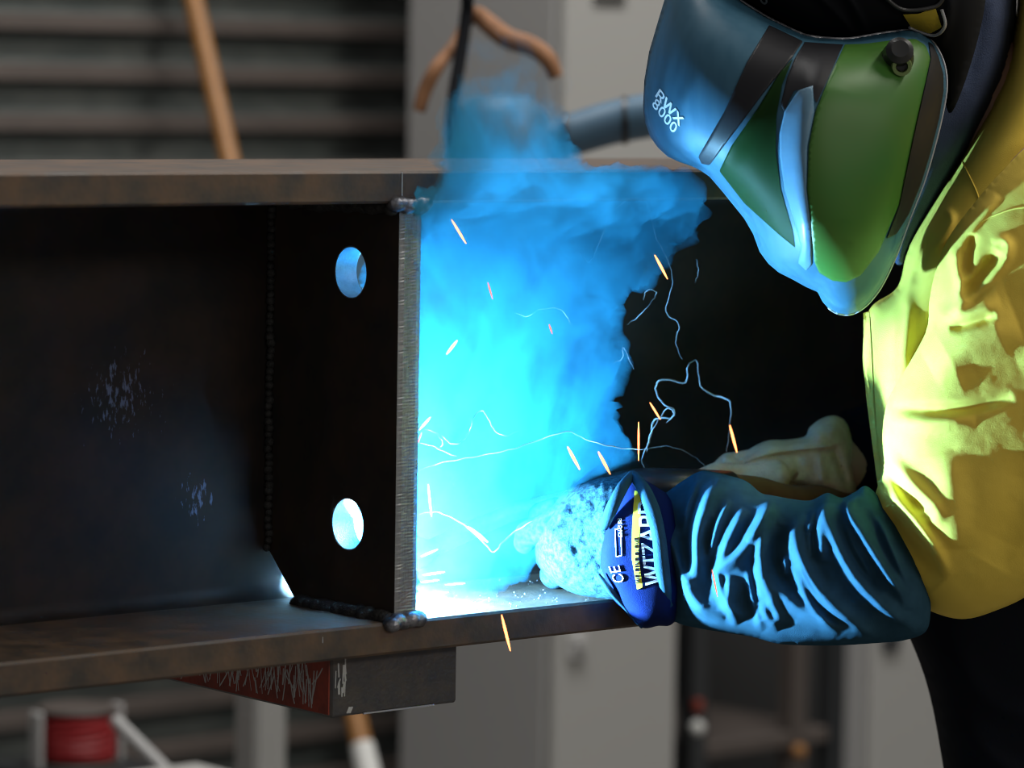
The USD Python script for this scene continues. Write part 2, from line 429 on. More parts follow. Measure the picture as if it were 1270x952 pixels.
def bead(pts, rad, step=.006, squash=1.0, seed=0):
    """a weld bead: overlapping ripples along a line"""
    g = np.random.default_rng(seed); p = np.asarray(pts, float); L = np.r_[0, np.cumsum(np.linalg.norm(np.diff(p, axis=0), axis=1))]
    s = np.arange(0, L[-1], step); q = np.column_stack([np.interp(s, L, p[:, k]) for k in range(3)])
    out = m3.Manifold()
    for c in q:
        r = rad * (.85 + .3 * g.random())
        out += m3.Manifold.sphere(r, 14).scale((1, 1, squash)).translate(tuple(c + g.normal(0, rad * .12, 3)))
    return tri(out)


obj('weld_bead', bead([(-.003, .004, .0015), (-.003, a_ - SN - .002, .0015)], .0062, .004, .9, 1), SLAG, beam, 50, label='dull grey fillet weld along the foot of the plate')
obj('weld_bead', bead([(-.003, .006, HB - .002), (-.003, a_ - .006, HB - .002)], .006, .005, .9, 2), SLAG, beam, 50, label='dull grey fillet weld along the head of the plate')
obj('weld_bead', bead([(-.002, a_ - .002, SN + .002), (-.002, a_ - .002, HB - .008)], .0032, .005, 1, 3), SLAG, beam, 50, label='upright fillet weld between plate and web')
obj('weld_bead', bead([(tp + .002, a_ - .002, SN + .002), (tp + .002, a_ - .002, HB - SN - .002)], .005, .006, 1, 4), SLAG, beam, 50)
obj('weld_bead', bead([(tp + .003, .004, HB - .002), (tp + .003, a_ - .006, HB - .002)], .006, .005, .9, 5), SLAG, beam, 50)
obj('weld_end', bead([(-.005, .001, -.001), (.003, -.001, .000), (.013, -.0015, .0005), (tp + .003, .001, -.001)], .0068, .0055, .8, 6), WELD, beam, 60, label='shiny lump of weld where the plate foot ends')
obj('weld_end', bead([(-.004, .001, HB), (.004, -.001, HB - .002), (tp + .002, .000, HB)], .0062, .005, .9, 7), WELD, beam, 60, label='shiny lump of weld where the plate head ends')
obj('scribe_mark', box(.0005, .0012, -.0004, .0005, HB + .002, HB + tf - .001), CHALK, beam, False, label='thin pale scribed line on the top flange edge')
obj('scratch', box(-.062, -.0616, -.0003, .0004, -.009, -.005), CHALK, beam, False)
# spatter grains near the weld
gr = []
for k in range(160):
    x = .02 + abs(rng.normal(0, .11)); y = rng.uniform(.004, .13)
    s = trimesh.creation.icosphere(1, rng.uniform(.0003, .0007)); s.apply_translation((x, y, .0002)); gr.append(s)
obj('weld_spatter', cat_(*gr), WELD, beam, True, kind='stuff')

# ------------------------------------------------------------------ what carries the beam
fc_y = .016
bx0, bx1 = PY(411, 840, fc_y)[0], PY(567, 840, fc_y)[0]
bz = PY(411, 890, fc_y)[2]
arm = thing('support_arm', 'dark steel support arm under the beam, its end face scratched and its side painted red', 'steel support')
obj('arm_body', box(bx0, bx1, fc_y, 1.45, bz, -tf - .0002, .0015), BLOCK, arm, 30)
obj('painted_side', box(bx0 - .0009, bx0 + .0004, fc_y + .0018, 1.449, bz + .0018, -tf - .002), REDP, arm, False, label='red painted side of the arm, badly scratched')


def scratches(n, y0, y1, seed):
    g = np.random.default_rng(seed); out = []
    zt, zb = -tf - .003, bz + .003
    for k in range(n):
        y = y0 + (y1 - y0) * g.random() ** 1.2; L = (zt - zb) * g.uniform(.2, .65); z = g.uniform(zb, zt - L); lean = g.normal(0, .004)
        w = g.uniform(.0003, .0006)
        pts = np.array([(bx0 - .0011, y, z), (bx0 - .0011, y + lean * .6, z + L * .5), (bx0 - .0011, y + lean, z + L)])
        out.append(tube(pts, w, 5, 3, flat=((1, 0, 0), .35)))
    return cat_(*out)


obj('paint_scratches', scratches(170, fc_y + .02, .30, 3), CHALK, arm, False, label='pale scratches through the red paint', kind='stuff')
sm = []
for k in range(12):
    x = bx0 + .003 + .010 * rng.random(); z = bz + .012 + .018 * rng.random()
    sm.append(tube([(x, fc_y - .0002, z), (x + rng.normal(0, .001), fc_y - .0002, z + rng.uniform(.006, .012))], rng.uniform(.0004, .0009), 5, 2, flat=((0, 1, 0), .4)))
for k in range(6):
    x = bx0 + .012 + .006 * rng.random(); sm.append(tube([(x, fc_y - .0002, bz + .002), (x + .002, fc_y - .0002, bz + .006)], .0006, 5, 2, flat=((0, 1, 0), .4)))
obj('end_scratches', cat_(*sm), CHALK, arm, False, label='white scratches beside the corner of the end face', kind='stuff')
obj('ground_edge', box(bx0 + .028, bx1 - .02, fc_y - .0003, fc_y + .001, bz - .0002, bz + .0009), RIM, arm, False)
col = thing('support_column', 'dark steel column carrying the support arm behind the beam', 'steel column')
obj('column_post', box(bx0 - .02, bx1 + .02, 1.451, 1.60, FLOOR + .015, .12, .004), BLOCK, col, 30)
obj('column_foot', box(bx0 - .15, bx1 + .15, 1.32, 1.74, FLOOR, FLOOR + .015, .003), BLOCK, col, 30)

# ------------------------------------------------------------------ the background
# roller shutter of sloping slats on the left
sh = thing('roller_shutter', 'dim roller shutter of sloping grey slats behind the beam', 'roller shutter')
SHY, PITCHZ = 2.60, .0725
zA = PY(250, 44, SHY)[2]; x1 = PY(505, 100, SHY)[0] + .03; x0 = x1 - 3.2
for k in range(-24, 8):
    z = zA + k * PITCHZ
    prof = [(SHY - .012, z + .000), (SHY - .022, z + .003), (SHY - .022, z + .024), (SHY - .012, z + .028), (SHY + .012, z + .030), (SHY + .016, z + .0705), (SHY + .02, z + .0705), (SHY + .02, z + .004), (SHY - .002, z + .004)]
    if z < FLOOR: continue
    lip = [(SHY - .012, z), (SHY - .024, z + .003), (SHY - .024, z + .023), (SHY - .014, z + .027), (SHY + .02, z + .027), (SHY + .02, z + .001)]
    m = yz_extrude(Polygon(lip), x0, x1)
    s_ = obj('slat', yz_extrude(Polygon([(SHY + .004, z + .0275), (SHY + .020, z + .0275), (SHY + .024, z + .0715), (SHY + .012, z + .0715)]), x0, x1), GLASSY, sh, False)
    obj('slat_lip', m, SLATB, s_, False)
obj('shutter_guide', box(x1, x1 + .05, SHY - .04, SHY + .04, FLOOR, 2.6), DARKM, sh, False)

# broom leaning on the shutter
pt, pb = PY(226, -60, 2.55), PY(441, 890, 1.92)
dirn = (pb - pt) / np.linalg.norm(pb - pt)
pm = pb + dirn * (np.linalg.norm(pb - pt) * 31 / 950)
br = thing('broom', 'wooden-handled broom with a pale socket leaning on the shutter', 'broom')
k_end = (FLOOR + .06 - pb[2]) / dirn[2]
obj('handle', tube([pt, pm], .0145, 14, 1), WOOD, br, 60)
obj('socket', tube([pm - dirn * .002, pm + dirn * .1, pb + dirn * (k_end + .0)], [.016, .018, .020], 14, 4), PALE, br, 60, label='pale plastic socket of the broom')
he = pb + dirn * k_end
obj('brush_block', box(he[0] - .14, he[0] + .14, he[1] - .03, he[1] + .03, FLOOR + .05, FLOOR + .09, .006), WOOD, br, 30)
bm = []
for i in range(26):
    for j in range(5):
        bm.append(tube([(he[0] - .13 + .0104 * i, he[1] - .022 + .011 * j, FLOOR + .052), (he[0] - .135 + .0108 * i, he[1] - .03 + .015 * j, FLOOR)], .003, 5, 1))
obj('bristles', cat_(*bm), DARKM, br, False, kind='stuff')


def cabinet(name, pxl, pxe, pxr, py, Y, label, ztop=1.9):
    """a cabinet whose side runs from pixel column pxl to pxe and whose front from pxe to pxr"""
    e = PY(pxe, py, Y); fr = PY(pxr, py, Y)
    lo, hi = Y, Y + 2.0
    for _ in range(40):
        mid = (lo + hi) / 2
        d = np.array([e[0], mid, e[2]]) - CAM
        x = 635 + FPX * (d @ _r) / (d @ _fw)
        lo, hi = (mid, hi) if x > pxl else (lo, mid)
    t = thing(name, label, 'cabinet')
    obj('case', box(e[0], fr[0], Y + .006, lo, FLOOR + .03, ztop, .004), GREYD, t, 30)
    obj('door', box(e[0] + .001, fr[0] - .001, Y - .016, Y + .005, FLOOR + .06, ztop - .02, .004), GREYP, t, 30)
    obj('plinth', box(e[0] + .01, fr[0] - .01, Y + .02, lo - .01, FLOOR, FLOOR + .03), DARKM, t, False)
    return t, e[0], fr[0]


c1, cx0, cx1 = cabinet('steel_cabinet', 503, 687, 841, 300, 2.05, 'tall light grey steel cabinet beside the shutter, behind the arc')
lk = PY(716, 800, 2.03)
obj('lock', cat_(box(lk[0] - .018, lk[0] + .018, 2.026, 2.0345, lk[2] - .02, lk[2] + .02, .003), lathe([(0, 0), (.008, 0), (.008, .012), (0, .012)], (lk[0], 2.028, lk[2] + .004), (0, -1, 0), 14)), GREYD, c1, 30)
vt = PY(757, 5, 2.03)
obj('vent_slot', cat_(*[box(vt[0] - .03, vt[0] + .03, 2.030, 2.0345, vt[2] + .008 * k, vt[2] + .008 * k + .003) for k in range(3)]), DARKM, c1, False)
c2, dx0, dx1 = cabinet('steel_cabinet', 1046, 1072, 1330, 850, 2.15, 'grey steel cabinet behind the welder, right of the dark rack')
lk = PY(1105, 797, 2.13)
obj('lock', box(lk[0] - .02, lk[0] + .02, 2.124, 2.1345, lk[2] - .012, lk[2] + .012, .003), DARKM, c2, 30)
# dark rack between the cabinets
rk = thing('storage_rack', 'dark steel rack with a grey shelf between the two cabinets', 'rack')
ry0, ry1 = 2.20, 2.62
ra, rb = PY(868, 850, ry0)[0], PY(1040, 850, 2.2)[0]
zs = PY(950, 912, ry0)[2]
for (x, m_) in ((ra, DARKM), (PY(992, 850, ry0)[0], SLATB), (rb, DARKM)):
    for y in (ry0, ry1 - .03):
        obj('upright', box(x - .016, x + .016, y, y + .03, FLOOR, 1.7), m_, rk, False)
for k, z in enumerate((zs, zs + .62, zs - .42)):
    obj('shelf_board', box(ra + .017, rb - .017, ry0 + .002, ry1 - .002, z - .025, z, .003), SLATB if k == 0 else DARKM, rk, 30)
obj('back_sheet', box(ra - .016, rb + .016, ry1, ry1 + .006, FLOOR + .05, 1.7), DARKM, rk, False)
# things that hang on the rack's near post
q = PY(865, 902, 2.17)
kn = thing('white_knob', 'small white round knob at the dark post left of the rack', 'knob')
obj('ball', trimesh.creation.icosphere(3, .0115).apply_translation((q[0], 2.17, q[2])), PALE, kn, True)
obj('stem', lathe([(0, 0), (.005, 0), (.005, .03), (0, .03)], (q[0], 2.172, q[2]), (0, 1, 0), 12), DARKM, kn, 40)
q2 = PY(872, 876, 2.18)
obj('red_tag', box(q2[0] - .007, q2[0] + .007, 2.185, 2.199, q2[2] - .009, q2[2] + .009, .002), REDP, None, 30, 'small dark red tag above the white knob on the rack post', 'tag')
q3 = PY(1006, 934, 2.16)
obj('brown_knob', trimesh.creation.icosphere(3, .012).apply_translation((q3[0], 2.187, q3[2])), WOOD, None, True, 'small brown knob low on the middle post of the rack', 'knob')

# grey post, red cable reel, pipe and bench top, low on the left
gp0, gp1 = PY(318, 900, 1.75)[0], PY(358, 900, 1.75)[0]
gpost = thing('square_post', 'pale grey square post standing under the beam at the left', 'post')
obj('post_tube', box(gp0, gp1, 1.75, 1.75 + (gp1 - gp0), FLOOR + .01, -.08, .006), GREYP, gpost, 30)
obj('post_foot', box(gp0 - .02, gp1 + .02, 1.73, 1.77 + (gp1 - gp0), FLOOR, FLOOR + .01), GREYP, gpost, False)
bench = thing('bench', 'low bench with a pale grey top at the lower left corner', 'bench')
bt = PY(245, 944, 1.30); bl = PY(-60, 944, 1.30)
obj('bench_top', box(bl[0] - .3, bt[0], .75, 1.30, bt[2] - .03, bt[2], .004), GREYP, bench, 30)
for x in (bl[0] - .25, bt[0] - .05):
    for y in (.80, 1.25):
        obj('bench_leg', box(x - .02, x + .02, y - .02, y + .02, FLOOR, bt[2] - .03), DARKM, bench, False)
rc = PY(95, 912, 1.95); rr = .032; cy = rc[1]; czz = rc[2]; rz = czz - .0375
w0, w1 = PY(66, 915, 1.95)[0], PY(125, 915, 1.95)[0]
stand = thing('low_stand', 'dark low stand carrying the red cable reel behind the bench', 'stand')
obj('stand_top', box(w0 - .05, w1 + .05, cy - .09, cy + .09, rz - .02, rz, .003), DARKM, stand, 30)
for x in (w0 - .035, w1 + .035):
    for y in (cy - .07, cy + .07):
        obj('stand_leg', box(x - .012, x + .012, y - .012, y + .012, FLOOR, rz - .02), DARKM, stand, False)
reel = thing('cable_reel', 'red cable wound on a reel with grey cheeks standing on a low stand', 'cable reel')
drum = []; cxr = (w0 + w1) / 2; rr = (w1 - w0) * .62; hr = PY(95, 881, 1.95)[2] - rz
for layer in range(2):
    for k in range(7):
        zc_ = rz + .012 + (hr - .018) * (k + .5 * layer) / 7
        th = np.linspace(0, 2 * np.pi, 28); rad = rr - .005 + .004 * layer
        drum.append(tube(np.column_stack([cxr + rad * np.cos(th), cy + rad * np.sin(th), zc_ + .003 * np.sin(2 * th + k)]), .0058, 7, 1))
drum.append(lathe([(0, 0), (rr - .006, 0), (rr - .006, hr - .004), (0, hr - .004)], (cxr, cy, rz + .004), (0, 0, 1), 28))
obj('wound_cable', cat_(*drum), RED, reel, 50, label='red cable wound in turns')
for z in (rz + .0001, rz + hr):
    obj('cheek', lathe([(0, 0), (rr + .004, 0), (rr + .006, .002), (rr + .006, .004), (rr + .004, .006), (0, .006)], (cxr, cy, z), (0, 0, 1), 36), SLATB, reel, 40)
for sx in (-1, 1):
    obj('side_bar', box(cxr + sx * (rr + .016) - .004, cxr + sx * (rr + .016) + .004, cy - .012, cy + .012, rz, rz + hr + .004, .002), GREYD, reel, 30)
pa, pbp = PY(150, 900, 1.62), PY(200, 950, 1.55)
dd = (pbp - pa); kf = (FLOOR + .012 - pa[2]) / dd[2]
obj('steel_pipe', tube([pa - dd * .15, pa + dd * kf], .008, 12, 1), GREYD, None, 60, 'thin pale pipe leaning behind the bench, right of the red reel', 'pipe')
# fume hood on its duct, and the sling on its cable
fh = thing('fume_hood', 'dark blue fume hood on a duct arm, veiled by smoke above the beam', 'fume hood')
FD = 3.75
hc = P(622, 165, FD); pxm = FD / FPX
obj('hood_bell', lathe([(.001, .075), (.030, .073), (.047, .055), (.054, .02), (.056, -.04), (.053, -.04), (.05, .02), (.044, .05), (.028, .066), (.001, .068)], hc + np.array([0, 0, -.035]), (0, 0, 1), 36), DUCT, fh, 50)
obj('duct', tube([P(640, 176, FD), P(690, 172, FD), P(760, 152, FD), P(860, 128, FD), P(1000, 60, FD + .1), P(1250, -160, FD + .3)], [.021, .021, .022, .023, .024, .024], 20, 6), DUCT, fh, 60)
for q in ((700, 169.5), (775, 149)):
    c = P(*q, FD)
    obj('clamp_ring', tube([c + _r * .003 * s_ + 0 for s_ in (-1, 1)], .0245, 20, 1), BLACK, fh, 60)
cb = [P(582, -420, FD + .02), P(580, -30, FD + .02), P(578, 20, FD + .02), P(571, 70, FD), P(563, 120, FD - .03), P(560, 170, FD - .06), P(566, 215, FD - .07), P(566, 300, FD - .07)]
obj('hanging_cable', tube(cb, .0068, 10, 6), BLACKC, None, 60, 'black cable hanging down in front of the tan sling', 'cable')
sl = [P(520, 138, FD), P(527, 112, FD), P(543, 82, FD), P(562, 58, FD + .03), P(578, 30, FD + .05), P(590, 18, FD + .05), P(606, 30, FD + .04), P(630, 48, FD), P(660, 58, FD - .02), P(680, 74, FD - .03), P(690, 96, FD - .03)]
obj('lifting_sling', tube(sl, [.0065, .0075, .0075, .006, .006, .009, .010, .0105, .010, .009, .007], 14, 6), TAN, None, 60, 'tan webbing sling hung in an arch over the fume hood', 'sling')

# ------------------------------------------------------------------ the welder
person = thing('person', 'welder in yellow jacket and blue sleeve guard bending over the beam with gloved hands', 'person')


def bones(chain):
    out = m3.Manifold()
    for (a, ra), (b, rb) in chain:
        s = [m3.Manifold.sphere(ra, 20).translate(tuple(a)), m3.Manifold.sphere(rb, 20).translate(tuple(b))]
        out += m3.Manifold.batch_hull(s)
    return out


J = {k: P(*v) for k, v in dict(
    head=(1078, 0, 2.70), chin=(1065, 110, 2.70), neck=(1175, 70, 2.745), chest=(1320, 280, 2.80), belly=(1390, 560, 2.80),
    hip=(1400, 760, 2.80), sl=(1300, 250, 2.64), el=(1205, 670, 2.582), wl=(830, 680, 2.652), hl=(720, 660, 2.66),
    sr=(1290, 280, 2.90), er=(1260, 560, 2.93), wr=(1070, 570, 2.875), hr=(960, 580, 2.825)).items()}
kl, kr = P(1330, 1500, 2.70), P(1370, 1500, 2.92)
fl, fr_ = P(1345, 2260, 2.72), P(1390, 2230, 2.92)
fl[2] = fr_[2] = FLOOR + .09
bd = bones([((J['head'], .055), (J['chin'], .02)), ((J['head'], .055), (J['neck'], .042)), ((J['neck'], .042), (J['chest'], .07)), ((J['chest'], .08), (J['belly'], .09)),
            ((J['belly'], .09), (J['hip'], .07)), ((J['chest'], .08), (J['sl'], .05)), ((J['sl'], .042), (J['el'], .030)), ((J['el'], .030), (J['wl'], .022)), ((J['wl'], .024), (J['hl'], .022)),
            ((J['chest'], .08), (J['sr'], .045)), ((J['sr'], .042), (J['er'], .034)), ((J['er'], .034), (J['wr'], .024)), ((J['wr'], .024), (J['hr'], .019)),
            ((J['hip'], .06), (kl, .05)), ((kl, .055), (fl, .04)), ((J['hip'], .06), (kr, .05)), ((kr, .055), (fr_, .04))])
bt_ = tri(bd.refine_to_length(.02)); trimesh.smoothing.filter_taubin(bt_, iterations=12)
SKIN = mat('skin', (.45, .26, .18), .55)
obj('body', bt_, SKIN, person, True)

# trousers and boots
tro = Puff([(1085, 700), (1120, 772), (1150, 850), (1170, 952), (1200, 1150), (1225, 1500), (1248, 2200), (1345, 2235), (1440, 2200), (1500, 1500), (1540, 1000), (1530, 700), (1400, 610), (1200, 640)], 2.80, .13, [([(1180, 800), (1230, 870), (1330, 900)], 14, .006), ([(1190, 900), (1260, 960), (1350, 970)], 14, .006)], 1.8, step=9)
obj('trousers', tro.mesh, NAVY2, person, 60)
for c in (fl, fr_):
    bt2 = bones([((c + [.05, 0, 0], .045), (c + [-.02, 0, -.03], .05)), ((c + [-.02, 0, -.035], .05), (c + [-.14, -.02, -.05], .036))])
    bm_ = tri(bt2); bm_.vertices[:, 2] = np.maximum(bm_.vertices[:, 2], FLOOR + .012)
    b_ = obj('boot', bm_, BLACK, person, 50)
    x0_, x1_ = bm_.bounds[0][0], bm_.bounds[1][0]
    obj('sole', box(x0_ + .01, x1_ - .005, c[1] - .05, c[1] + .04, FLOOR, FLOOR + .014, .004), BLACK, b_, 30)

# jacket body
torso = Puff([(1252, -120), (1262, -20), (1257, 40), (1243, 100), (1195, 190), (1150, 262), (1126, 308), (1113, 356), (1078, 384), (1070, 440), (1075, 490), (1082, 540), (1090, 600), (1110, 660), (1200, 720), (1420, 800), (1560, 760), (1600, 300), (1480, -60), (1340, -150)],
             lambda x, y: 2.705 + (x - 1070) * .00030, .165,
             [([(1113, 375), (1108, 420), (1104, 480)], 7, .004), ([(1100, 372), (1097, 378), (1085, 374)], 3, -.002),
              ([(1158, 262), (1140, 300), (1128, 345), (1116, 380)], 7, .006), ([(1174, 258), (1180, 272), (1171, 294), (1158, 312)], 5, .007),
              ([(1156, 290), (1143, 320), (1132, 350)], 6, -.008), ([(1125, 350), (1124, 400), (1118, 470)], 9, .006)],
             1.7, step=3.6)
obj('jacket_body', torso.mesh, YELLOW, person, 70)
plk = [(1071, 388), (1078, 386), (1081, 440), (1084, 500), (1089, 560), (1097, 605), (1089, 605), (1081, 545), (1074, 490), (1071, 440)]
obj('jacket_placket', torso.patch(plk, .004, .002, 2.5), YELLOW, person, 60, label='front edge of the yellow jacket')
obj('yoke_seam', torso.line([(1193, 200), (1212, 240), (1216, 268)], .0007, 0), YELLOW, person, 60)

# the near sleeve: shoulder to elbow
S_OUT = [(1200, 262), (1176, 296), (1162, 330), (1152, 372), (1147, 410), (1118, 462), (1100, 500), (1094, 540), (1094, 580), (1084, 618), (1079, 640), (1083, 668), (1092, 694), (1112, 726), (1140, 750), (1172, 764), (1200, 767), (1232, 758), (1275, 738), (1340, 690), (1400, 560), (1430, 380), (1420, 220), (1360, 150), (1290, 170), (1240, 215)]
sf = [
    ([(1178, 300), (1188, 338), (1191, 356), (1188, 374), (1180, 390)], 6, .009, 9),
    ([(1230, 300), (1243, 297), (1251, 306), (1242, 328), (1212, 358), (1184, 386)], 6, .008, 6),
    ([(1240, 312), (1220, 340), (1196, 370)], 10, -.011, 10),
    ([(1238, 242), (1214, 272), (1190, 304), (1183, 322)], 9, .008, 6),
    ([(1208, 290), (1200, 320), (1193, 345)], 7, -.006),
    ([(1177, 407), (1200, 402), (1236, 391)], 6, -.007), ([(1160, 392), (1200, 386), (1240, 372)], 10, .006),
    ([(1150, 450), (1200, 425), (1262, 400)], 22, .010, 40),
    ([(1105, 506), (1150, 508), (1202, 506), (1256, 492)], 7, -.007), ([(1100, 520), (1150, 524), (1210, 520)], 10, .005),
    ([(1096, 556), (1112, 580), (1136, 606), (1156, 626), (1162, 640), (1156, 652)], 7, .009, 11),
    ([(1101, 584), (1122, 610), (1146, 634)], 6, -.009),
    ([(1096, 602), (1116, 626), (1142, 656), (1162, 686), (1175, 716)], 6, .009, 8),
    ([(1100, 628), (1120, 664), (1146, 698), (1168, 722)], 15, -.012, 15),
    ([(1082, 628), (1095, 660), (1102, 690), (1126, 728)], 8, .007),
    ([(1094, 590), (1093, 604), (1098, 622)], 5, .005),
    ([(1170, 560), (1180, 620), (1182, 680)], 20, .006), ([(1230, 700), (1260, 640), (1275, 560)], 25, -.006),
    ([(1190, 470), (1250, 450), (1280, 440)], 20, -.004)]
sleeve = Puff(S_OUT, lambda x, y: 2.600 - np.clip((x - 1090) / 300, 0, 1) * .036, .078, sf, 1.25, step=2.6, rough=.0015, rscale=26)
obj('jacket_sleeve', sleeve.mesh, YELLOW, person, 75)
obj('shoulder_seam', sleeve.line([(1218, 274), (1236, 266), (1262, 258), (1300, 256)], .0007, 0), YELLOW, person, 60)
# the ribbed collar and the hood of the undershirt
hood = Puff([(1080, -200), (1225, -190), (1258, -60), (1261, 0), (1257, 42), (1243, 102), (1196, 194), (1152, 266), (1128, 306), (1116, 330), (1105, 300), (1110, 180), (1060, 60), (1040, -80)], lambda x, y: 2.72 + (x - 1120) * .0002, .085,
            [([(1238, -20), (1236, 50), (1215, 115), (1185, 165)], 10, .005), ([(1215, -10), (1212, 50), (1195, 110)], 8, -.004)], 1.6, step=4)
obj('hood', hood.mesh, NAVY, person, 70, label='dark navy hood and collar behind the helmet')

# the blue sleeve guard on the near forearm
G_OUT = [(783, 584), (797, 594), (812, 606), (824, 611), (845, 597), (868, 584), (885, 585), (902, 589), (925, 596), (944, 611), (958, 614), (985, 619), (1006, 620), (1026, 611), (1044, 617), (1060, 610), (1076, 603), (1100, 630), (1135, 690), (1152, 735), (1154, 762), (1147, 784), (1120, 794), (1090, 797), (1040, 800), (1000, 800), (965, 798), (935, 790), (905, 785), (868, 779), (838, 771), (824, 752), (818, 716), (814, 680), (803, 640), (791, 606)]
gf = [
    ([(959, 619), (948, 638), (938, 655), (928, 672)], 6, .006, 8), ([(956, 645), (950, 656), (943, 681), (944, 715), (957, 746), (972, 774)], 6, .007, 9),
    ([(971, 690), (973, 702), (973, 716)], 4, .004), ([(1000, 640), (987, 654), (986, 668), (992, 690), (1010, 724), (1039, 758), (1087, 790)], 8, .009, 13),
    ([(1028, 614), (1020, 633), (1018, 660), (1019, 698)], 6, .006, 9), ([(1022, 622), (1029, 650), (1042, 685), (1065, 722), (1099, 757), (1141, 784)], 7, .008, 11),
    ([(1076, 605), (1060, 613), (1051, 626), (1055, 640), (1066, 658), (1098, 708), (1120, 742), (1121, 756)], 6, .008, 10),
    ([(950, 716), (970, 736), (990, 754), (1039, 779), (1099, 795)], 9, .006), ([(901, 588), (884, 604), (874, 624), (864, 664), (863, 700), (850, 724)], 7, .008, 11),
    ([(839, 652), (834, 675), (845, 713), (866, 752), (900, 765)], 6, .008, 10), ([(957, 618), (940, 650), (921, 681), (891, 709)], 6, .007, 10),
    ([(923, 630), (909, 656), (900, 676), (891, 706)], 5, .005, 7), ([(905, 712), (905, 748), (921, 768)], 6, .006), ([(945, 745), (950, 765), (968, 778)], 7, .005),
    ([(783, 586), (801, 606), (815, 634), (821, 680), (823, 720), (826, 752)], 5, .006, 5), ([(822, 612), (845, 600), (868, 586)], 4, .004),
    ([(850, 640), (846, 680), (856, 720)], 8, -.007), ([(880, 640), (876, 690), (884, 740)], 8, -.006), ([(935, 690), (930, 740), (945, 770)], 9, -.008),
    ([(968, 650), (962, 690), (985, 735)], 9, -.008), ([(1004, 650), (1006, 690), (1030, 735)], 8, -.006), ([(1040, 640), (1060, 690), (1095, 735)], 8, -.008), ([(1072, 630), (1090, 668), (1112, 715)], 6, -.006)]
gf += [([(868, 590), (852, 630), (846, 668)], 5, .005), ([(888, 702), (896, 740), (915, 775)], 5, .005), ([(928, 704), (932, 742), (946, 782)], 5, .005), ([(985, 700), (1003, 745), (1040, 788)], 6, .004),
       ([(1045, 640), (1060, 680), (1085, 722)], 5, .004), ([(1090, 640), (1110, 690), (1132, 732)], 5, .005, 8), ([(1010, 630), (1003, 660), (1006, 692)], 4, .004), ([(905, 620), (890, 650), (878, 692)], 4, .004), ([(832, 640), (829, 690), (836, 735)], 4, .004)]
gf = [(f[0], f[1] * 1.0, f[2] * (1.25 if f[2] > 0 else .7), *([f[3] * 1.1] if len(f) > 3 else [])) for f in gf]
guard = Puff(G_OUT, lambda x, y: 2.663 - (x - 783) / 360 * .098, .050, gf, 1.3, step=2.2, rough=.0012, rscale=14)
obj('sleeve_guard', guard.mesh, SLEEVE, person, 75, label='wrinkled blue suede guard on the near forearm')

# the near glove: hand, fingers and printed cuff
hand_o = [(786, 588), (764, 590), (738, 594), (714, 602), (696, 614), (684, 628), (672, 640), (664, 656), (662, 676), (668, 700), (680, 716), (696, 728), (716, 737), (740, 742), (764, 745), (785, 742), (800, 700), (805, 640)]
hz = lambda x, y: 2.672 - np.clip((x - 660) / 140, 0, 1) * .026
hand = Puff(hand_o, hz, .036, [([(700, 622), (690, 648), (676, 664)], 7, .004), ([(690, 668), (708, 690), (716, 712)], 9, .002), ([(752, 612), (748, 650), (758, 690)], 8, .003), ([(676, 690), (690, 704), (704, 722)], 6, .003)], 1.35, step=2.2, rough=.004, rscale=11)
glove = obj('near_glove', hand.mesh, GLOVE, person, 75, label='pale grey suede glove on the near hand, lit by the arc')


def finger(pts, r):
    c = [(P(*q), rr_) for q, rr_ in zip(pts, r)]
    m = tri(bones(list(zip(c[:-1], c[1:]))).refine_to_length(.004)); trimesh.smoothing.filter_taubin(m, iterations=6)
    return m


obj('thumb', finger([(704, 640, 2.650), (676, 654, 2.655), (655, 661, 2.662), (651, 672, 2.668)], [.012, .0105, .0095, .0085]), GLOVE, glove, True)
for k, (y0_, y1_) in enumerate(((636, 640), (660, 668), (684, 692), (704, 712))):
    obj('finger', finger([(690 + 4 * k, y0_, 2.672), (672 + 5 * k, y1_, 2.690), (676 + 6 * k, y1_ + 6, 2.712), (700 + 5 * k, y1_ + 8, 2.716)], [.0115, .0105, .0095, .0085]), GLOVE, glove, True)
cuff_o = [(783, 589), (772, 604), (760, 626), (748, 650), (741, 680), (744, 712), (760, 742), (778, 762), (796, 778), (815, 776), (838, 768), (850, 700), (842, 630), (815, 604)]
cuff = Puff(cuff_o, lambda x, y: 2.644 - np.clip((x - 740) / 100, 0, 1) * .004, .040, [([(750, 652), (744, 680), (756, 725)], 8, .002)], 1.5, step=2.4)
cf = obj('glove_cuff', cuff.mesh, CUFF, glove, 70, label='navy printed cuff of the near glove')
GE = GLOVE
for pts_, ds_, rr_ in (([(784, 588), (771, 606), (758, 632), (749, 654)], (2.628, 2.606, 2.604, 2.612), [.0030, .0042, .0045, .003]),
                       ([(784, 588), (798, 606), (809, 632), (817, 664), (821, 702), (828, 750)], (2.628, 2.606, 2.600, 2.598, 2.599, 2.614), [.003, .0048, .0055, .005, .0055, .004]),
                       ([(742, 712), (757, 732), (776, 752), (796, 777)], (2.612, 2.612, 2.622, 2.640), [.0014, .0024, .0024, .0014])):
    p_ = np.array(pts_, float)
    obj('cuff_edge', tube(P(p_[:, 0], p_[:, 1], np.array(ds_)), rr_, 12, 8), SLEEVE, cf, 60, label='pale blue folded edge of the cuff')
obj('yellow_band', cuff.patch([(787, 608), (795, 610), (794, 650), (792, 690), (797, 728), (790, 731), (783, 690), (784, 650)], .0008, .001, 2), YPRINT, cf, False, label='yellow printed band on the cuff')
obj('band_print', cuff.text('WELDING GLOVE', (793, 723), (-.02, -1), .0028 / .00057, .0019, thick=.0004), CUFF, cf, False)
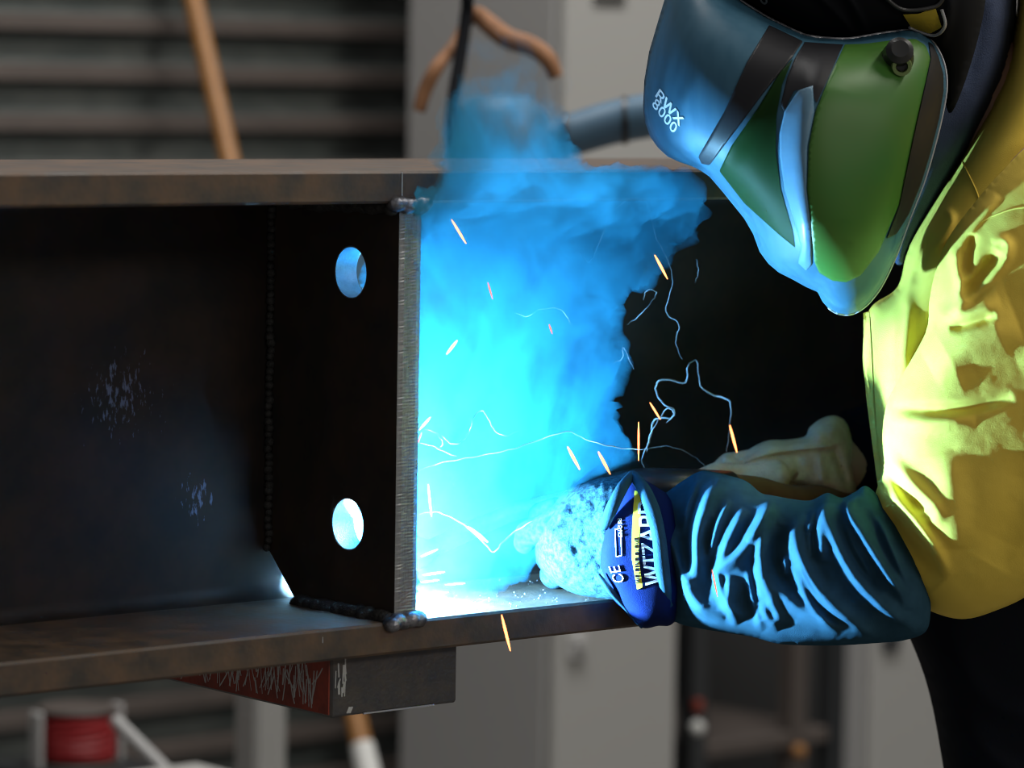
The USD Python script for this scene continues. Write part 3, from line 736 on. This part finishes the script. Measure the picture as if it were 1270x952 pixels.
obj('brand_print', cuff.text('WIZARD', (820, 726), (-.10, -1), 19, .0008, True, up=(-1, .03)), WHITE, cf, False, label='large white lettering along the cuff')
obj('mark_print', cuff.text('CE', (775, 722), (-.35, -1), 13, .0008, up=(-1, .15)), WHITE, cf, False, label='white CE mark on the cuff')
obj('small_print', cuff.text('EN 388', (772, 640 + 26), (-.05, -1), 5, .0008, up=(-1, 0)), WHITE, cf, False)
obj('small_print', cat_(*[cuff.line(l, .0004, .0006, 5) for l in ([(763, 656), (770, 655)], [(763, 656), (764, 690)], [(770, 655), (771, 689)], [(764, 690), (771, 689)])]), WHITE, cf, False)

# the far glove, cream leather, its cuff flared
fg_o = [(893, 572), (897, 563), (908, 561), (918, 566), (932, 555), (952, 546), (975, 545), (998, 541), (1004, 530), (1018, 519), (1034, 515), (1048, 521), (1057, 536), (1063, 566), (1064, 606), (1056, 618), (1030, 614), (1000, 608), (968, 604), (930, 604), (908, 594), (896, 586)]
fgz = lambda x, y: 2.812 + np.clip((x - 890) / 170, 0, 1) * .055
fg = Puff(fg_o, fgz, .034, [([(922, 572), (950, 562), (990, 556), (1030, 553), (1045, 545)], 3, .004, 9), ([(918, 568), (926, 580), (930, 592)], 4, -.004), ([(906, 564), (898, 574), (900, 586)], 5, .003),
                            ([(1032, 552), (1042, 575), (1052, 604)], 5, -.006), ([(1010, 540), (1024, 540), (1040, 534)], 8, .004), ([(958, 570), (962, 585), (955, 598)], 4, -.0025), ([(986, 566), (990, 580), (984, 596)], 4, -.0025), ([(1012, 562), (1020, 585), (1020, 606)], 6, .003)], 1.3, step=2.4, rough=.003, rscale=12)
fgl = obj('far_glove', fg.mesh, CREAM, person, 75, label='cream leather glove on the far hand')
for k, (dx, dy, dz) in enumerate(((0, 0, 0), (8, 9, .012), (14, 16, .024), (24, 22, .034))):
    obj('finger', finger([(935 + dx, 576 + dy, 2.822 + dz), (905 + dx, 580 + dy, 2.815 + dz), (893 + dx, 590 + dy, 2.806 + dz), (905 + dx, 602 + dy, 2.800 + dz)], [.012, .0115, .0105, .0095]), CREAM, fgl, True)
obj('thumb', finger([(960, 590, 2.805), (925, 594, 2.800), (890, 590, 2.792), (872, 596, 2.785)], [.013, .012, .0105, .0095]), CREAM, fgl, True)
obj('welt_seam', fg.line([(924, 573), (950, 563), (990, 557), (1030, 553)], .0009, .001), CREAM, fgl, 60)
frs = Puff([(1040, 520), (1062, 505), (1120, 480), (1220, 470), (1300, 480), (1300, 640), (1220, 630), (1100, 618), (1050, 612)], lambda x, y: 2.875 + np.clip((x - 1060) / 200, 0, 1) * .04, .036, [([(1090, 500), (1096, 560), (1090, 610)], 8, .004)], 1.4, step=4)
obj('far_sleeve', frs.mesh, NAVY2, person, 70, label='dark sleeve of the far arm')

# ------------------------------------------------------------------ the helmet
helm = thing('welding_helmet', 'dark blue face shield with green side panels and white lettering worn by the welder', 'welding helmet')
H_OUT = [(846, -46), (834, -22), (824, 0), (815, 30), (805, 64), (799, 100), (797.5, 134), (800, 152), (806, 169), (816, 183), (828, 194), (843, 201), (858, 206), (868, 211), (880, 219), (898, 240), (923, 271), (934, 290), (942, 312), (953, 327), (966, 338), (984, 347), (1000, 356), (1014, 362), (1020, 374), (1029, 384), (1040, 390), (1052, 391), (1066, 386), (1080, 373), (1095, 352), (1112, 316), (1129, 270), (1146, 226), (1158, 186), (1168, 146), (1174, 112), (1172, 86), (1166, 66), (1154, 48), (1140, 38), (1124, 36), (1090, 41), (1053, 47), (1020, 46), (996, 42), (972, 31), (950, 20), (919, 0), (890, -22), (866, -40)]
hz2 = lambda x, y: 2.612 - np.clip(x - 800, 0, 200) * .00010
shell = Puff(H_OUT, hz2, .095, [([(1035, 40), (1012, 115), (1000, 170), (1001, 235), (1006, 290), (1004, 345)], 24, .010, 60), ([(900, 205), (945, 140), (984, 72)], 12, -.002), ([(925, 275), (945, 312), (985, 335), (1010, 345)], 12, .003), ([(1022, 372), (1052, 378), (1085, 352), (1120, 285)], 10, .004)], 1.1, back=.8, step=2.8, smooth_outline=False)
sh_o = obj('shell', shell.mesh, VISOR, helm, 75, label='dark blue front of the face shield')
obj('side_panel', shell.patch([(1048, 55), (1028, 97), (1011, 139), (1003, 181), (1001, 235), (1006, 280), (1010, 325), (1016, 338), (1032, 348), (1050, 350), (1068, 341), (1090, 312), (1116, 252), (1134, 168), (1148, 101), (1154, 72), (1148, 56), (1135, 48), (1105, 50), (1075, 54)], .0008, .002, 4), GREEN, helm, 60, label='large green side panel')
obj('rear_band', shell.patch([(1116, 254), (1134, 168), (1149, 101), (1155, 72), (1152, 52), (1157, 55), (1164, 70), (1170, 92), (1170.5, 112), (1165, 146), (1155, 186), (1143, 226), (1127, 266), (1112, 290), (1100, 296)], .0028, .002, 2.4), VDARK, helm, 60)
obj('front_facet', shell.patch([(983, 73), (970, 105), (963, 143), (962, 189), (968, 235), (983, 286), (986, 307), (965, 290), (923, 252), (892, 212), (907, 181), (940, 134), (968, 88)], .0006, .002, 3), GREEN2, helm, 60, label='dark green wedge behind the front panel')
obj('front_band', shell.patch([(954, 31), (996, 51), (982, 72), (945, 118), (906, 170), (880, 205), (870, 203), (866, 194), (898, 139), (927, 76)], .0007, .002, 3), VDARK, helm, 60, label='black band slanting across the shield')
obj('rib_band', shell.patch([(998, 52), (1046, 55), (1027, 97), (1013, 128), (1004, 110), (985, 112), (972, 138), (968, 130), (976, 96), (986, 72)], .0007, .002, 3), VDARK, helm, 60)
obj('curved_rib', shell.patch([(1008, 106), (990, 112), (973, 138), (967, 165), (967, 193), (973, 235), (986, 277), (993, 307), (990, 326), (1000, 336), (1007, 328), (1006, 286), (1000, 235), (1001, 181), (1010, 139)], .001, .002, 2.5, crown=.002), CRESC, helm, 70, label='curved rib, a blue arc reflection put into its pale colour')
obj('top_rim', shell.line([(890, -20), (919, 1), (951, 21), (973, 32), (997, 43), (1020, 47), (1053, 48), (1090, 42), (1124, 37)], .0011, .001), RIM, helm, 60, label='thin grey top edge')
obj('rear_rim', shell.line([(1124, 37), (1140, 39), (1155, 49), (1167, 68), (1173, 88), (1174, 112), (1168, 146), (1158, 186), (1146, 226), (1129, 270), (1112, 316), (1095, 352), (1080, 373), (1066, 385), (1052, 390), (1038, 388), (1028, 382)], .0009, .0005), RIM, helm, 60)
kx = shell.depth([1113], [72])[0]
kc = P(1113, 72, kx)
obj('pivot_knob', cat_(lathe([(0, .019), (.006, .0195), (.0095, .016), (.0105, .006), (.0115, 0), (.0115, -.012), (0, -.012)], kc, -_fw + .25 * _u, 24)), BLACK, helm, 35, label='black pivot knob')
kc2 = P(1118, 81, kx - .012)
kn_ = obj('knob_ring', lathe([(.0042, 0), (.0042, .004), (.0065, .004), (.007, .002), (.007, -.012), (.0042, -.012), (.0042, 0)], kc2, -_fw - .35 * _u, 28), LENS, helm, 40)
obj('knob_socket', lathe([(0, .0015), (.0040, .0015), (.0040, -.01), (0, -.01)], kc2, -_fw - .35 * _u, 6), BLACK, helm, False)
obj('model_lettering', shell.text('RWX', (811.5, 117.5), (.80, 1.0), 10.5, .0003, True, up=(.55, -.90), wide=1.5), WHITE, helm, False, label='white letters on the shield front')
obj('model_lettering', shell.text('8000', (807.5, 129), (.76, 1.0), 10.5, .0003, True, up=(.55, -.90), wide=1.25), WHITE, helm, False, label='white digits under the letters')
# black lining and head gear inside the shield
lin_o = [(862, -130), (850, -60), (880, -22), (919, 3), (951, 24), (997, 48), (1053, 54), (1124, 44), (1150, 60), (1166, 90), (1180, 140), (1215, 40), (1222, -40), (1200, -170), (1080, -250), (940, -220)]
lining = Puff(lin_o, lambda x, y: 2.632 + 0 * x, .085, [([(1040, -20), (1060, 10), (1075, 40)], 4, .004), ([(1000, -20), (1040, 20), (1060, 46)], 5, .004), ([(1180, -10), (1175, 30), (1165, 60)], 6, .005)], 1.5, step=4)
obj('head_lining', lining.mesh, BLACKC, helm, 60)
obj('head_strap', lining.patch([(1120, 18), (1140, 17), (1160, 9), (1168, 34), (1153, 42), (1130, 34)], .002, .002, 3), STRAP, helm, False, label='yellow strap of the head gear')
obj('head_strap', lining.line([(1095, -6), (1120, 12), (1160, 8), (1172, -8)], .0016, .002), BLACK, helm, 60)
obj('head_strap', lining.line([(1168, 12), (1172, 32), (1158, 44), (1128, 34)], .0012, .003), RIM, helm, 60)
obj('inner_lettering', lining.text('AS', (931, -10), (1, .95), 14, .0006, True, up=(.55, -.9)), WALLM, helm, False, label='grey letters inside the shield')

# ------------------------------------------------------------------ the torch
tor = thing('welding_torch', 'welding torch with a bent neck held at the arc by the near glove', 'welding torch')
n0, n1 = P(840, 604, 2.70), P(740, 612, 2.705)
tipd = (ARC - P(600, 640, 2.69)); tipd /= np.linalg.norm(tipd)
tip = ARC - tipd * .014
obj('handle', tube([P(905, 602, 2.735), n0, P(790, 604, 2.70), n1], [.011, .014, .014, .012], 16, 6), BLACK, tor, 60)
obj('swan_neck', tube([n1, P(690, 622, 2.705), P(640, 634, 2.70), P(600, 650, 2.69), tip - tipd * .035], [.007, .0065, .0065, .0065, .007], 14, 6), COPPER, tor, 60)
obj('nozzle', lathe([(.0055, .04), (.0095, .04), (.0105, .02), (.0105, 0), (.004, 0)], tip - tipd * .052, tipd, 24), COPPER, tor, 40)
obj('wire_tip', tube([tip - tipd * .02, tip], .0008, 8, 1), COPPER, tor, 60)
obj('hose', tube([P(905, 602, 2.735), P(940, 606, 2.765), P(985, 616, 2.80), P(1060, 612, 2.87), P(1200, 606, 2.99), P(1340, 590, 3.06), P(1460, 570, 3.10)], .009, 14, 8), TAN, tor, 60, label='tan hose of the torch')

# ------------------------------------------------------------------ sparks and fume filaments
TR = []


def spark(a, b, d, w, m, label, group=None):
    pa_, pb_ = P(a[0], a[1], d), P(b[0], b[1], d)
    s = np.linspace(0, 1, 7)[:, None]
    obj('spark', tube(pa_ + (pb_ - pa_) * s, np.array([.35, .8, 1, 1, .95, .7, .3]) * w, 8, 1), m, None, 60, label, 'spark', group)


SP = [((560, 272), (578, 302), 2.52, .00075, SPARKM, 'orange spark high in the smoke near the top of the plate edge'),
      ((812, 316), (828, 346), 2.66, .0009, SPARKM, 'long orange spark at the smoke edge below the helmet front'),
      ((567, 422), (554, 439), 2.52, .0008, SPARKM, 'short orange spark in the smoke at mid height beside the plate'),
      ((605, 350), (611, 371), 2.52, .0005, SPARKR, 'faint red spark in the smoke below the highest spark'),
      ((681, 402), (685, 414), 2.52, .0005, SPARKR, 'tiny faint red spark in the middle of the smoke'),
      ((534, 517), (520, 533), 2.57, .0008, SPARKM, 'orange spark touching the plate edge at mid height'),
      ((523, 536), (518, 550), 2.53, .0005, SPARKR, 'tiny red spark on the plate edge under the orange one'),
      ((704, 554), (719, 582), 2.52, .0009, SPARKM, 'left one of the two orange sparks just above the near glove'),
      ((742, 560), (757, 588), 2.52, .0009, SPARKM, 'right one of the two orange sparks just above the near glove'),
      ((792, 523), (792, 571), 2.66, .0007, SPARKM, 'upright orange spark at the right edge of the smoke'),
      ((806, 499), (819, 520), 2.70, .0007, SPARKM, 'orange spark beside the pale twisting filament'),
      ((905, 527), (914, 561), 2.76, .0009, SPARKM, 'orange spark falling onto the cream far glove'),
      ((622, 762), (633, 807), 2.50, .0009, SPARKM, 'long orange spark in front of the bottom flange'),
      ((883, 706), (890, 740), 2.555, .0005, SPARKR, 'dull red spark over the blue sleeve guard'),
      ((531, 600), (535, 640), 2.57, .0007, SPARKW, 'upright white-hot spark beside the lower plate edge'),
      ((580, 653), (605, 672), 2.60, .0012, SPARKW, 'bright white-hot spark left of the near glove'),
      ((522, 690), (543, 681), 2.57, .0006, SPARKW, 'highest white streaking spark low by the plate foot'),
      ((524, 713), (552, 709), 2.57, .0008, SPARKW, 'second white streaking spark from above by the plate foot'),
      ((522, 722), (545, 719), 2.57, .0006, SPARKW, 'third white streaking spark from above by the plate foot'),
      ((552, 725), (577, 723), 2.58, .0006, SPARKW, 'white streaking spark lying right of the others by the plate foot'),
      ((522, 737), (556, 734), 2.57, .0010, SPARKW, 'lowest white streaking spark just over the flange by the plate foot')]
for s_ in SP: spark(*s_)


def filament(pts, d0, d1, w, label):
    p = spline(pts, 6, False); d = np.linspace(d0, d1, len(p)) + .004 * np.sin(np.arange(len(p)) * .5)
    obj('fume_filament', tube(P(p[:, 0] + .5 * np.sin(np.arange(len(p)) * 1.9), p[:, 1] + .5 * np.cos(np.arange(len(p)) * 1.3), d), np.array([.3, .9, .6, .9, .5, .9, .3]) * w * .85, 6, 1), THREADM, None, 60, label, 'filament', None)


FI = [([(520, 583), (545, 574), (575, 568), (610, 562), (640, 555), (672, 544), (704, 535), (725, 544), (748, 551), (775, 556), (800, 557)], 2.575, 2.65, .0006, 'long pale thread of fume crossing the smoke above the glove'),
      ([(520, 549), (535, 552), (552, 560), (566, 566)], 2.57, 2.58, .0007, 'short pale thread of fume beside the plate edge'),
      ([(527, 532), (540, 536), (549, 548), (545, 556)], 2.57, 2.58, .0005, 'small hooked thread of fume near the plate edge'),
      ([(548, 540), (560, 550), (572, 547), (582, 535), (588, 516), (598, 509), (606, 520), (614, 534), (628, 540), (642, 534)], 2.58, 2.62, .0006, 'looping pale thread of fume over the long one'),
      ([(710, 300), (722, 318), (732, 324), (744, 300), (756, 268), (772, 252), (790, 243), (804, 256), (813, 292), (828, 322), (834, 350), (826, 386), (842, 402), (838, 424), (846, 446)], 2.68, 2.74, .0004, 'long thin thread of fume winding down under the helmet'),
      ([(804, 588), (796, 570), (806, 545), (812, 520), (832, 518), (836, 508), (822, 500), (813, 482), (822, 470), (850, 474), (853, 454), (864, 448), (869, 478), (886, 490), (905, 498), (905, 530), (901, 560)], 2.72, 2.78, .0009, 'thick twisting grey thread of fume in the dark right of the smoke'),
      ([(802, 560), (806, 540), (816, 522), (828, 506), (836, 514), (826, 524)], 2.71, 2.72, .0007, 'small pale curl of fume beside the thick twisting thread'),
      ([(520, 637), (540, 634), (558, 640), (578, 652), (596, 668), (612, 684), (622, 674), (640, 658), (664, 644)], 2.57, 2.64, .0008, 'bright thread of fume dipping left of the near glove'),
      ([(800, 558), (822, 553), (846, 558), (866, 570), (876, 580)], 2.74, 2.77, .0004, 'faint thread of fume running right towards the far glove'),
      ([(778, 402), (792, 392), (808, 374), (814, 362), (802, 360), (798, 372)], 2.72, 2.72, .0005, 'faint curl of fume at the smoke edge at mid height'),
      ([(760, 450), (772, 444), (773, 430), (786, 458)], 2.70, 2.71, .0004, 'faint hooked thread of fume beside the smoke edge, below the curl'),
      ([(640, 388), (655, 392), (668, 384), (690, 382), (700, 388), (708, 402)], 2.64, 2.66, .0004, 'thin thread of fume in the middle of the smoke'),
      ([(862, 350), (866, 338), (864, 322)], 2.74, 2.74, .0004, 'tiny fleck of fume in the dark below the helmet')]
for f_ in FI: filament(*f_)

# ------------------------------------------------------------------ the smoke
def smoke_body():
    o = [(470, 240), (520, 234), (545, 222), (550, 195), (545, 160), (552, 120), (570, 78), (590, 40), (625, 25), (664, 42), (688, 84), (700, 130), (712, 170), (726, 196), (760, 205), (800, 208), (846, 216), (868, 236), (874, 262), (868, 290), (850, 318), (830, 336), (806, 352), (780, 362), (768, 384), (774, 410), (780, 440), (774, 470), (760, 490), (764, 514), (778, 536), (790, 560), (798, 590), (770, 610), (720, 622), (690, 650), (668, 690), (640, 720), (612, 748), (604, 772), (586, 776), (560, 772), (530, 764), (490, 760), (440, 740), (430, 600), (440, 400)]
    def zc(x, y):
        yy = np.interp(y, [60, 190, 235, 300, 780], [-.045, -.045, -.035, .045, .055])
        yy = np.where(x < 520, .07, yy)
        return DY(x, y, yy)
    pf = Puff(o, zc, .072, gain=1.9, step=5, backfolds=None)
    m = pf.mesh.copy(); v = m.vertices
    n_ = trimesh.Trimesh(v, m.faces, process=False).vertex_normals
    disp = (meshkit.fbm(v * 38, 3, 11) - .5) * .030 + (meshkit.noise(v * 110, 5) - .5) * .006
    m.vertices = v + n_ * disp[:, None]
    b = man(m)
    cut = [box(BX0, BX1, -.0008, 2 * a_ + tw + .2, HB - .0008, HB + tf + .0008), box(BX0, BX1, -.0008, 1, -tf - .0008, .0008), box(-.6, tp + .0012, -.0006, 1, 0, HB), box(BX0, BX1, a_ - .0215, .6, -.001, HB + .1)]
    for c in cut: b -= man(c)
    parts = sorted(b.decompose(), key=lambda q: -q.volume())
    return tri(parts[0])


SMOKE = usdkit.material(stage, '/World/Looks/welding_smoke', {
    'g': ('geometry', {}), 'map': ('mapping', {'scale': (1, 1, .6)}),
    'n': ('noise_texture', {'scale': 19, 'detail': 5, 'roughness': .66, 'distortion': 1.6}),
    'mr': ('map_range', {'from_min': .38, 'from_max': .64, 'to_min': .8, 'to_max': 15.0, 'clamp': True}),
    's': ('separate_xyz', {}), 'h': ('map_range', {'from_min': 0.02, 'from_max': .30, 'to_min': .30, 'to_max': 1.9, 'clamp': True}), 'm': ('math', {'math_type': 'multiply'}), 'k': ('map_range', {'from_min': .30, 'from_max': .385, 'to_min': 0.0, 'to_max': 15.0, 'clamp': True}), 'm2': ('math', {'math_type': 'subtract'}), 'm3': ('math', {'math_type': 'maximum', 'value2': 0.0}),
    'v': ('principled_volume', {'color': (.05, .42, .72), 'anisotropy': .0})},
    [('g.position', 'map.vector'), ('map.vector', 'n.vector'), ('n.fac', 'mr.value'), ('g.position', 's.vector'), ('s.z', 'h.value'), ('h.result', 'm.value1'), ('mr.result', 'm.value2'), ('s.z', 'k.value'), ('m.value', 'm2.value1'), ('k.result', 'm2.value2'), ('m2.value', 'm3.value1'), ('m3.value', 'v.density')], volume='v.volume')
obj('welding_smoke', smoke_body(), SMOKE, None, True, 'bright blue billowing welding smoke rising beside the plate and over the top flange', 'smoke', None, 'stuff')
